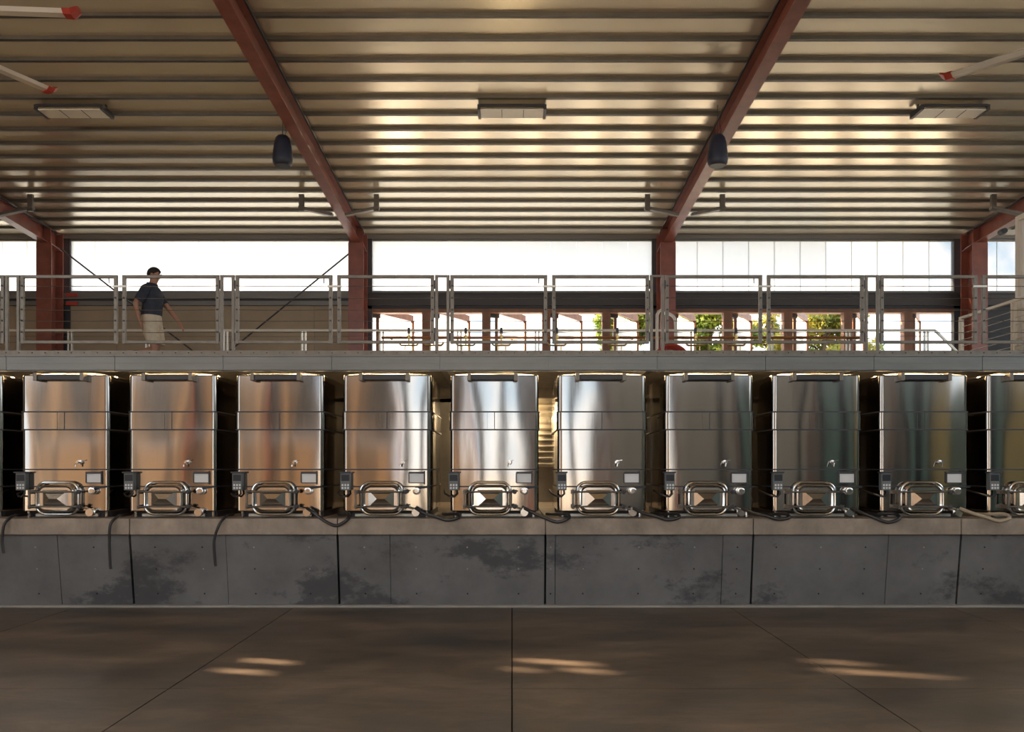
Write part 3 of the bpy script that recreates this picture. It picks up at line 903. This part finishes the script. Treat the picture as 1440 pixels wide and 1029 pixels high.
# ------------------------------------------------------------------ rear guard rail
YR = 14.2
rr = thing('rear_guard_rail', 'long tan rail with cables along the far side of the catwalk', 'guard rail', (0, YR, ZT))
RZ = EYE + (HOR - 463) * YR / F - ZT
xr = 7.04
MB().box(-9.0, xr, -.02, .02, RZ - .035, RZ).build('top_rail', 'cream_paint', rr)
for x in [((99 + 109.4 * k) - 720) * YR / F for k in range(0, 12)]:
    if x > xr: continue
    for s in (-1, 1):
        MB().box(x + s * .028 - .012, x + s * .028 + .012, -.02, .02, 0, RZ - .035).build('post', 'galv_light', rr)
for z in (.12, .27, .42, .57, .72, .82):
    MB().tube([(-9, 0, z), (-4.5, 0, z - .006), (0, 0, z), (3.5, 0, z - .006), (xr, 0, z)], .004, 6).build('cable', 'galvanised', rr)
MB().bar((xr, 0, RZ - .018), (xr + .75, 0, RZ - .75), .04, .035).build('sloping_rail', 'galv_light', rr)
for q in (.2, .4, .6):
    MB().tube([(xr, 0, RZ - .02 - q), (xr + .75 - q * .3, 0, max(.02, RZ - .75 - q + .1))], .004, 6).build('cable', 'galvanised', rr)
# right return rail running towards the camera
sr = thing('return_rail', 'cream handrail with slanting-looking cables at right beside pale partition', 'guard rail', (6.88, 11.9, ZT))
MB().box(-.025, .025, -1.6, 1.2, .905, .945).build('top_rail', 'cream_paint', sr, bevel=.005)
for y in (-1.55, -.2, 1.17):
    for s in (-1, 1): MB().box(-.02, .02, y + s * .03 - .013, y + s * .03 + .013, 0, .905).build('post', 'cream_paint', sr)
for i in range(8):
    z = .10 + i * .098
    MB().cyl((0, -1.55, z), (0, 1.17, z), .005, 6).build('cable', 'galv_light', sr)

# ------------------------------------------------------------------ pipework with valves on the rear rail
pz = EYE + (HOR - 475) * 14.05 / F - ZT
pp = thing('copper_pipe', 'long copper pipe running along the rear rail behind the gates', 'pipe', (0, 14.05, ZT))
MB().cyl((-2.15, 0, pz), (5.75, 0, pz), .02, 10).build('pipe', 'copper', pp, smooth=True)
for x in (-2.0, 0, 2.0, 4.0, 5.7):
    MB().box(x - .015, x + .015, 0, .17, pz - .012, pz + .012).build('bracket', 'galvanised', pp)
for i, x in enumerate((575, 610, 655, 705, 783, 868, 978, 1035)):
    X = (x - 720) * 14.0 / F
    t = thing('valve_manifold', 'brass valve manifold on the copper pipe, %s from the left' % ORD[i], 'valve', (X, 14.0, ZT + pz), group='brass valve manifolds on the copper pipe')
    MB().tube(smooth_path([(-.16, 0, -.08), (-.13, 0, -.125), (-.08, 0, -.13), (.08, 0, -.13), (.13, 0, -.125), (.16, 0, -.08)], 4), .014, 8).build('bend', 'brass', t, smooth=True)
    MB().cyl((0, 0, -.13), (0, 0, .02), .014, 8).build('riser', 'brass', t, smooth=True)
    MB().lathe([(.03, -.02), (.034, .0), (.03, .03), (.012, .034), (.012, .07)], 12, (0, 0, 0)).build('valve_body', 'brass', t, smooth=True)
    MB().box(-.022, .022, -.012, .012, .06, .16).build('handle', 'dark_steel', t, bevel=.006)
    for s in (-.06, .07): MB().cyl((s, 0, -.13), (s, 0, -.21), .009, 8).build('drain', 'brass', t)

# hose reel and standpipe at the right-centre column
t = thing('hose_reel', 'red round hose reel standing on the catwalk below the column', 'hose reel', ((943 - 720) * 13.7 / F, 13.7, ZT))
for s in (-.11, .11):
    pts = [(.27 * math.cos(2 * math.pi * k / 28), s, .31 + .27 * math.sin(2 * math.pi * k / 28)) for k in range(28)]
    wh = MB().tube(pts, .030, 8, closed=True).build('wheel_rim', 'red_paint', t, smooth=True)
    sp = MB()
    for a in range(4): sp.bar((0, s, .31), (.26 * math.cos(a * math.pi / 2 + .4), s, .31 + .26 * math.sin(a * math.pi / 2 + .4)), .02, .02, up=(0, 1, 0))
    sp.build('spokes', 'red_paint', wh)
MB().lathe([(.17, -.09), (.19, -.05), (.17, 0), (.19, .05), (.17, .09)], 24, (0, 0, .31), 'y').build('wound_hose', 'hose_tan', t, smooth=True)
MB().box(-.2, .2, -.15, .15, 0, .03).box(-.02, .02, -.145, -.125, .03, .32).box(-.02, .02, .125, .145, .03, .32).build('stand', 'red_paint', t)
t = thing('standpipe', 'pale insulated pipe standing beside the column right of centre', 'pipe', ((924 - 720) * 13.9 / F, 13.9, ZT))
MB().tube([(0, 0, 0), (0, 0, 1.02), (.0, 0, 1.12), (.03, 0, 1.18), (.07, .02, 1.2)], .026, 10).build('pipe', 'cream_paint', t, smooth=True)
MB().lathe([(.05, .3), (.05, .36)], 12).build('collar', 'galvanised', t)
t = thing('bent_pipe', 'white bent pipe coming down right of the column above hose reel', 'pipe', ((950 - 720) * 16.2 / F, 16.2, ZT))
MB().tube(smooth_path([(0, 0, 0), (0, 0, .9), (0, 0, 1.35), (-.03, .05, 1.5), (-.13, .2, 1.6), (-.16, .42, 1.62)], 4), .03, 10).build('pipe', 'white_paint', t, smooth=True)
MB().lathe([(.055, .85), (.055, .93)], 12).build('collar', 'dark_steel', t)

# ------------------------------------------------------------------ pale corrugated partition on the right
t = thing('partition', 'pale corrugated partition in a cream frame at the right edge', 'partition', (7.12, 10.6, ZT))
PL = 12.08 - 10.6
PH = EYE + (HOR - 305) * 12.08 / F - ZT
cr = MB(); n = 36; pts = []
for i in range(n + 1):
    y = .0 + i * (PL - .06) / n
    pts.append((.05 + (.018 if i % 4 in (1, 2) else -.008), y))
cr.add([(x, y, .06) for x, y in pts] + [(x, y, PH - .06) for x, y in pts] + [(x + .012, y, .06) for x, y in pts] + [(x + .012, y, PH - .06) for x, y in pts],
       [(i, i + 1, i + n + 2, i + n + 1) for i in range(n)] + [(i + 2 * n + 2, i + 2 * n + 3, i + 3 * n + 4, i + 3 * n + 3) for i in range(n)])
cr.build('corrugated_sheet', 'white_paint', t)
MB().box(0, .1, PL - .07, PL, 0, PH).box(0, .1, 0, PL - .07, PH - .07, PH).box(0, .1, 0, PL - .07, 0, .07).box(0, .1, -.07, 0, 0, PH).build('frame', 'cream_paint', t, bevel=.005)
t = thing('wall_camera', 'small dark camera with cream mount under the far right rafter', 'camera', (px(1414, 326, 15.0).x, 15.0, px(1414, 326, 15.0).z))
MB().lathe([(.045, -.1), (.05, -.06), (.05, .06), (.02, .08)], 12, (-.06, 0, 0), 'y').build('body', 'black_plastic', t)
MB().box(.0, .16, -.03, .03, -.05, .03).build('mount', 'cream_paint', t)
MB().bar((.1, 0, .03), (.44, 0, zr(15.0) - BD - px(1414, 326, 15.0).z + .005), .03, .03).build('stem', 'dark_steel', t)

# ------------------------------------------------------------------ roof lamps, speakers, fans
for x, w in ((-6.1, 'left'), (0, 'middle'), (6.1, 'right')):
    Y = 11.9; z = 6.60
    t = thing('roof_lamp', 'unlit rectangular lamp under the ribs, %s one of three' % w, 'ceiling lamp', (x, Y, z), group='rectangular lamps under the roof')
    MB().hexa([(-.45, -.15, 0), (.45, -.15, 0), (.45, .15, 0), (-.45, .15, 0), (-.42, -.1, .07), (.42, -.1, .07), (.42, .1, .07), (-.42, .1, .07)]).build('housing', 'galv_light', t, bevel=.004)
    ls = MB().box(-.44, .44, -.14, .14, -.014, 0).build('lens', 'lamp_lens', t)
    for xx in (-.14, .16): MB().box(xx - .004, xx + .004, -.14, .14, -.018, -.013).build('lens_joint', 'dark_steel', ls)
    for s in (-1, 1):
        MB().box(s * .455 - .02, s * .455 + .02, -.17, .17, -.02, .05).build('end_cap', 'dark_steel', t)
        MB().box(s * .44 - .01, s * .44 + .01, -.02, .02, .05, zr(Y) - z + .06).build('hanger', 'dark_steel', t)
    MB().box(-.44, .44, -.185, -.165, .02, .05).build('rail', 'dark_steel', t)

for x, lb in ((-3.29, 'dark pendant loudspeaker beside the rafter left of centre'), (2.866, 'dark pendant loudspeaker beside the rafter right of centre')):
    Y = 12.24 if x < 0 else 11.9
    z0 = EYE + (HOR - 233) * Y / F
    t = thing('pendant_speaker', lb, 'loudspeaker', (x, Y, z0), group='pendant loudspeakers')
    MB().lathe([(.05, .0), (.115, .004), (.135, .03), (.143, .09), (.135, .2), (.122, .31), (.10, .39), (.07, .425), (.02, .437)], 24).build('cabinet', 'navy_plastic', t, smooth=True)
    MB().lathe([(.11, -.004), (.118, .002)], 24).build('grille', 'black_plastic', t)
    MB().cyl((0, 0, .43), (0, 0, zr(Y) - z0 + .06), .005, 6).build('wire', 'dark_steel', t)
    MB().tube(smooth_path([(.03, 0, .42), (.05, 0, .5), (.03, 0, .6), (.06, 0, .72)], 4), .004, 6).build('lead', 'dark_steel', t)

for hx, a0, lb in ((-6.0, 4, 'large ceiling fan with tan blades and red tips, upper left'), (6.0, 132.7, 'large ceiling fan with tan blades and red tips, upper right')):
    zf = 5.87; hy = 7.75
    t = thing('ceiling_fan', lb, 'ceiling fan', (hx, hy, zf), group='large ceiling fans')
    MB().lathe([(.12, -.1), (.2, -.08), (.22, .0), (.2, .1), (.1, .14)], 20).build('hub', 'galv_light', t, smooth=True)
    MB().cyl((0, 0, .1), (0, 0, zr(hy) - zf + .05), .03, 10).build('down_rod', 'galvanised', t)
    for k in range(6):
        a = R(a0 + 60 * k); c, s = math.cos(a), math.sin(a)
        sec = [(-.085, -.005), (-.05, -.035), (.03, -.04), (.085, -.01), (.05, .018), (-.03, .02)]
        rg = []
        for rad, q in ((.2, 1), (1.0, .98), (1.90, .95)):
            rg.append([(rad * c - u * q * s, rad * s + u * q * c, v * q) for u, v in sec])
        bl = MB().rings(rg).build('blade', 'cream_paint', t)
        rg = []
        for rad, q, dz in ((1.88, 1.08, 0), (1.95, 1.1, .0), (2.0, .8, .03)):
            rg.append([(rad * c - u * q * s, rad * s + u * q * c, v * q * 1.15 + dz) for u, v in sec])
        MB().rings(rg).build('tip', 'red_paint', bl)

# ------------------------------------------------------------------ walking person
def skin_mesh(name, verts, edges, m, parent, sub=2, root=0):
    me = bpy.data.meshes.new(name + '_cage')
    me.from_pydata([v[:3] for v in verts], edges, [])
    o = bpy.data.objects.new(name + '_cage', me); COL.objects.link(o)
    o.modifiers.new('skin', 'SKIN')
    for i, v in enumerate(verts):
        sv = me.skin_vertices[0].data[i]
        sv.radius = (v[3], v[4] if len(v) > 4 else v[3])
        sv.use_root = (i == root)
    sb = o.modifiers.new('sub', 'SUBSURF'); sb.levels = sub; sb.render_levels = sub
    dg = bpy.context.evaluated_depsgraph_get(); dg.update()
    out = bpy.data.meshes.new_from_object(o.evaluated_get(dg))
    out.name = name
    bpy.data.objects.remove(o)
    out.materials.clear()
    out.polygons.foreach_set('use_smooth', [True] * len(out.polygons))
    return put(name, out, m, parent)

PX = (213 - 720) * 13.3 / F
pr = thing('person', 'walking person in dark polo shirt and pale shorts on the catwalk', 'person', (PX, 13.3, ZT))
V = []; E = []
def v_(x, y, z, r, r2=None): V.append((x, y, z, r, r2 if r2 else r)); return len(V) - 1
def chain(*ids):
    for a, b in zip(ids[:-1], ids[1:]): E.append((a, b))
pel = v_(0, 0, .95, .105, .095); sp1 = v_(.015, 0, 1.12, .095, .085); ch = v_(.02, 0, 1.32, .115, .085); nb_ = v_(.005, 0, 1.45, .07, .06)
nk = v_(.025, 0, 1.515, .052, .055); hd1 = v_(.055, 0, 1.585, .062, .078); hd2 = v_(.045, 0, 1.665, .078, .092); hd3 = v_(.035, 0, 1.725, .05, .06)
chain(pel, sp1, ch, nb_, nk, hd1, hd2, hd3)
def arm(sy, el, wr, hand):
    s = v_(.0, sy * .17, 1.40, .062); e = v_(*el, .043); w = v_(*wr, .029)
    chain(ch, s, e, w)
    h = Vector(hand); wv = Vector(wr); d = (h - wv).normalized()
    p = v_(*h, .034, .02); chain(w, p)
    for i, (off, l) in enumerate(((-.03, .075), (-.01, .085), (.01, .08), (.03, .065))):
        a = h + d * .03 + Vector((0, off * .9, 0)) ; b = a + d * l * .55 + Vector((.006, 0, -.004)); c_ = b + d * l * .4 + Vector((-.012, 0, -.006))
        i1 = v_(*a, .0095); i2 = v_(*b, .0085); i3 = v_(*c_, .007); chain(p, i1, i2, i3)
    a = wv.lerp(h, .5) + Vector((.03, -sy * .012, 0)); b = a + d * .04 + Vector((.014, 0, 0))
    i1 = v_(*a, .011); i2 = v_(*b, .009); chain(p, i1, i2)
arm(-1, (-.15, -.23, 1.16), (-.10, -.235, .93), (-.075, -.23, .86))
arm(1, (.17, .23, 1.16), (.335, .21, .95), (.375, .205, .885))
def leg(sy, kn, an, toe, heel):
    h = v_(0, sy * .09, .90, .088); k_ = v_(*kn, .058); mid = v_(*(Vector(kn).lerp(Vector(an), .35) + Vector((-.015, 0, 0))), .056); a = v_(*an, .038); t_ = v_(*toe, .038, .026)
    hl = v_(*heel, .034)
    chain(pel, h, k_, mid, a, t_); chain(a, hl)
leg(-1, (.09, -.095, .50), (.05, -.095, .10), (.21, -.10, .035), (.01, -.095, .045))
leg(1, (.06, .095, .50), (-.32, .095, .43), (-.40, .10, .28), (-.365, .095, .46))
skin_mesh('body', V, E, 'skin', pr)
# shirt: lofted torso with short sleeves
def oval(cx_, cy_, z, rx, ry, n=20, tilt=0.):
    return [(cx_ + rx * math.cos(2 * math.pi * k / n), cy_ + ry * math.sin(2 * math.pi * k / n), z + tilt * math.cos(2 * math.pi * k / n)) for k in range(n)]
sh_ = MB().rings([oval(.0, 0, 1.00, .150, .185), oval(.005, 0, 1.06, .152, .180), oval(.015, 0, 1.16, .148, .178), oval(.02, 0, 1.28, .152, .190), oval(.015, 0, 1.37, .140, .200),
                  oval(.005, 0, 1.425, .115, .185), oval(.0, 0, 1.46, .092, .120), oval(.008, 0, 1.492, .074, .074)], True, False)
for sy, el in ((-1, (-.095, -.225, 1.20)), (1, (.105, .225, 1.21))):
    sh_.tube(smooth_path([(0, sy * .13, 1.405), (-.005, sy * .185, 1.385), tuple((Vector((0, sy * .2, 1.39)) + Vector(el)) / 2), el], 3), [.06, .068, .074, .078, .078, .077, .076, .076, .076, .077], 14)
sh_.build('shirt', 'shirt', pr, smooth=True)
MB().tube([(.010 + .072 * math.cos(2 * math.pi * k / 16), .070 * math.sin(2 * math.pi * k / 16), 1.495 - .012 * math.cos(2 * math.pi * k / 16)) for k in range(16)], .014, 8, closed=True).build('collar', 'shirt', pr, smooth=True)
so_ = MB().rings([oval(0, 0, 1.05, .140, .168), oval(0, 0, .95, .150, .178), oval(.005, 0, .86, .152, .182), oval(.01, 0, .78, .12, .16)])
for sy, kx in ((-1, .085), (1, .06)):
    so_.rings([oval(.01, sy * .085, .86, .128, .092), oval(.03, sy * .092, .74, .126, .096), oval(kx, sy * .096, .555, .112, .096)], False, True)
so_.build('shorts', 'shorts', pr, smooth=True)
# hair cap, ears, nose, eyes, mouth
hr = MB()
rings_ = []
for i in range(7):
    th = i / 6 * R(104)
    rg = []
    for k in range(20):
        ph = 2 * math.pi * k / 20
        cut = 1 - .34 * max(0, math.cos(ph)) * (i / 6)      # higher hair line at the forehead
        t2 = th * cut
        rg.append((.040 + .108 * math.sin(t2) * math.cos(ph), .090 * math.sin(t2) * math.sin(ph), 1.655 + .108 * math.cos(t2)))
    rings_.append(rg)
hr.rings(rings_, cap0=True, cap1=False)
hair = hr.build('hair', 'hair', pr, smooth=True)
sd = hair.modifiers.new('thick', 'SOLIDIFY'); sd.thickness = .012
for sy in (-1, 1):
    MB().lathe([(.006, -.012), (.022, -.008), (.026, 0), (.018, .01)], 10, (.04, sy * .082, 1.63), 'y').build('ear', 'skin', pr, smooth=True)
    MB().lathe([(.004, 0), (.011, .004), (.011, .01), (.004, .014)], 8, (.128, sy * .032, 1.645), 'x').build('eye', 'eye', pr, smooth=True)
MB().hexa([(.125, -.016, 1.60), (.125, .016, 1.60), (.12, .01, 1.60), (.12, -.01, 1.60), (.128, -.006, 1.65), (.128, .006, 1.65), (.12, .006, 1.65), (.12, -.006, 1.65)])
ns = MB().add([(.122, -.018, 1.605), (.122, .018, 1.605), (.157, 0, 1.608), (.128, -.007, 1.65), (.128, .007, 1.65)], [(0, 1, 2), (0, 2, 3), (1, 4, 2), (2, 4, 3), (0, 3, 4, 1)])
ns.build('nose', 'skin', pr)
MB().bar((.124, -.025, 1.578), (.124, .025, 1.578), .008, .010).build('mouth', 'shoe', pr)
for (h_, t_, z0) in (((-.02, -.097, .0), (.26, -.10, .0), 0),):
    MB().rings([[(x * 1 + .115, y - .098, z) for x, y in rrect(.28 - q, .10 - q * .4, .045)] for z, q in ((.0, 0), (.03, 0), (.055, .03), (.075, .14))]).build('shoe', 'shoe', pr, smooth=True)
sh = MB().rings([[(x, y, z) for x, y in rrect(.28 - q, .10 - q * .4, .045)] for z, q in ((-.04, 0), (-.01, 0), (.015, .03), (.035, .14))]).build('shoe', 'shoe', pr, smooth=True)
sh.location = (-.39, .098, .37); sh.rotation_euler = (0, R(62), 0)

# ------------------------------------------------------------------ trees beyond the doors
def tree(x, Y, topz, rx, m, label, seed, n=11000):
    rnd = random.Random(seed)
    zb = ZT - .01
    H = topz - zb
    t = thing('tree', label, 'tree', (x, Y, zb), group='trees beyond the open doors')
    MB().tube([(0, 0, 0), (.06, .02, H * .3), (-.04, 0, H * .6), (.02, 0, H * .85)], [.13, .1, .07, .03], 8).build('trunk', 'bark', t, smooth=True)
    br = MB(); cl = []
    for i in range(26):
        a = rnd.uniform(0, 6.28); z = H * rnd.uniform(.12, .95); rr_ = rx * (1 - .5 * abs(z / H - .55)) * rnd.uniform(.35, .95)
        p = Vector((rr_ * math.cos(a), rr_ * math.sin(a) * .8, z))
        br.tube([(0, 0, max(.15 * H, z - .5)), tuple(p * .5 + Vector((0, 0, z * .5 - .1))), tuple(p)], [.045, .03, .012], 6)
        cl.append((p, rnd.uniform(.35, .62) * rx * .75))
    br.build('branches', 'bark', t, kind='stuff')
    lf = MB()
    for i in range(n):
        p, r_ = rnd.choice(cl)
        d = Vector((rnd.gauss(0, 1), rnd.gauss(0, 1), rnd.gauss(0, .8))).normalized() * r_ * rnd.random() ** .45
        q = p + d
        if q.z < .1 or q.z > H: continue
        s = rnd.uniform(.06, .13)
        u = Vector((rnd.gauss(0, 1), rnd.gauss(0, 1), rnd.gauss(0, 1))).normalized(); w = u.orthogonal().normalized()
        lf.add([q - u * s, q + w * s * .42, q + u * s * 1.1, q - w * s * .42], [(0, 1, 2, 3)])
    me = bpy.data.meshes.new('foliage'); me.from_pydata(lf.v, [], lf.f); me.update()
    put('foliage', me, m, t, kind='stuff')
def tx(x, Y): return (x - 720) * Y / F
tree(tx(880, 25), 25, EYE + (HOR - 436) * 25 / F, 1.0, 'leaf', 'green leafy tree seen left of the column right of centre', 3)
tree(tx(1000, 24), 24, EYE + (HOR - 416) * 24 / F, 1.25, 'leaf', 'dense green tree just right of the column right of centre', 5)
tree(tx(1085, 26), 26, EYE + (HOR - 425) * 26 / F, .70, 'leaf_gold', 'slim yellow green tree between the two dense trees', 8, 2600)
tree(tx(1160, 24), 24, EYE + (HOR - 414) * 24 / F, 1.3, 'leaf_gold', 'golden green tree furthest right beyond the doors', 11)
tree(tx(825, 27), 27, EYE + (HOR - 478) * 27 / F, .35, 'leaf', 'low pale shrub left of the trees beyond the doors', 13, 900)
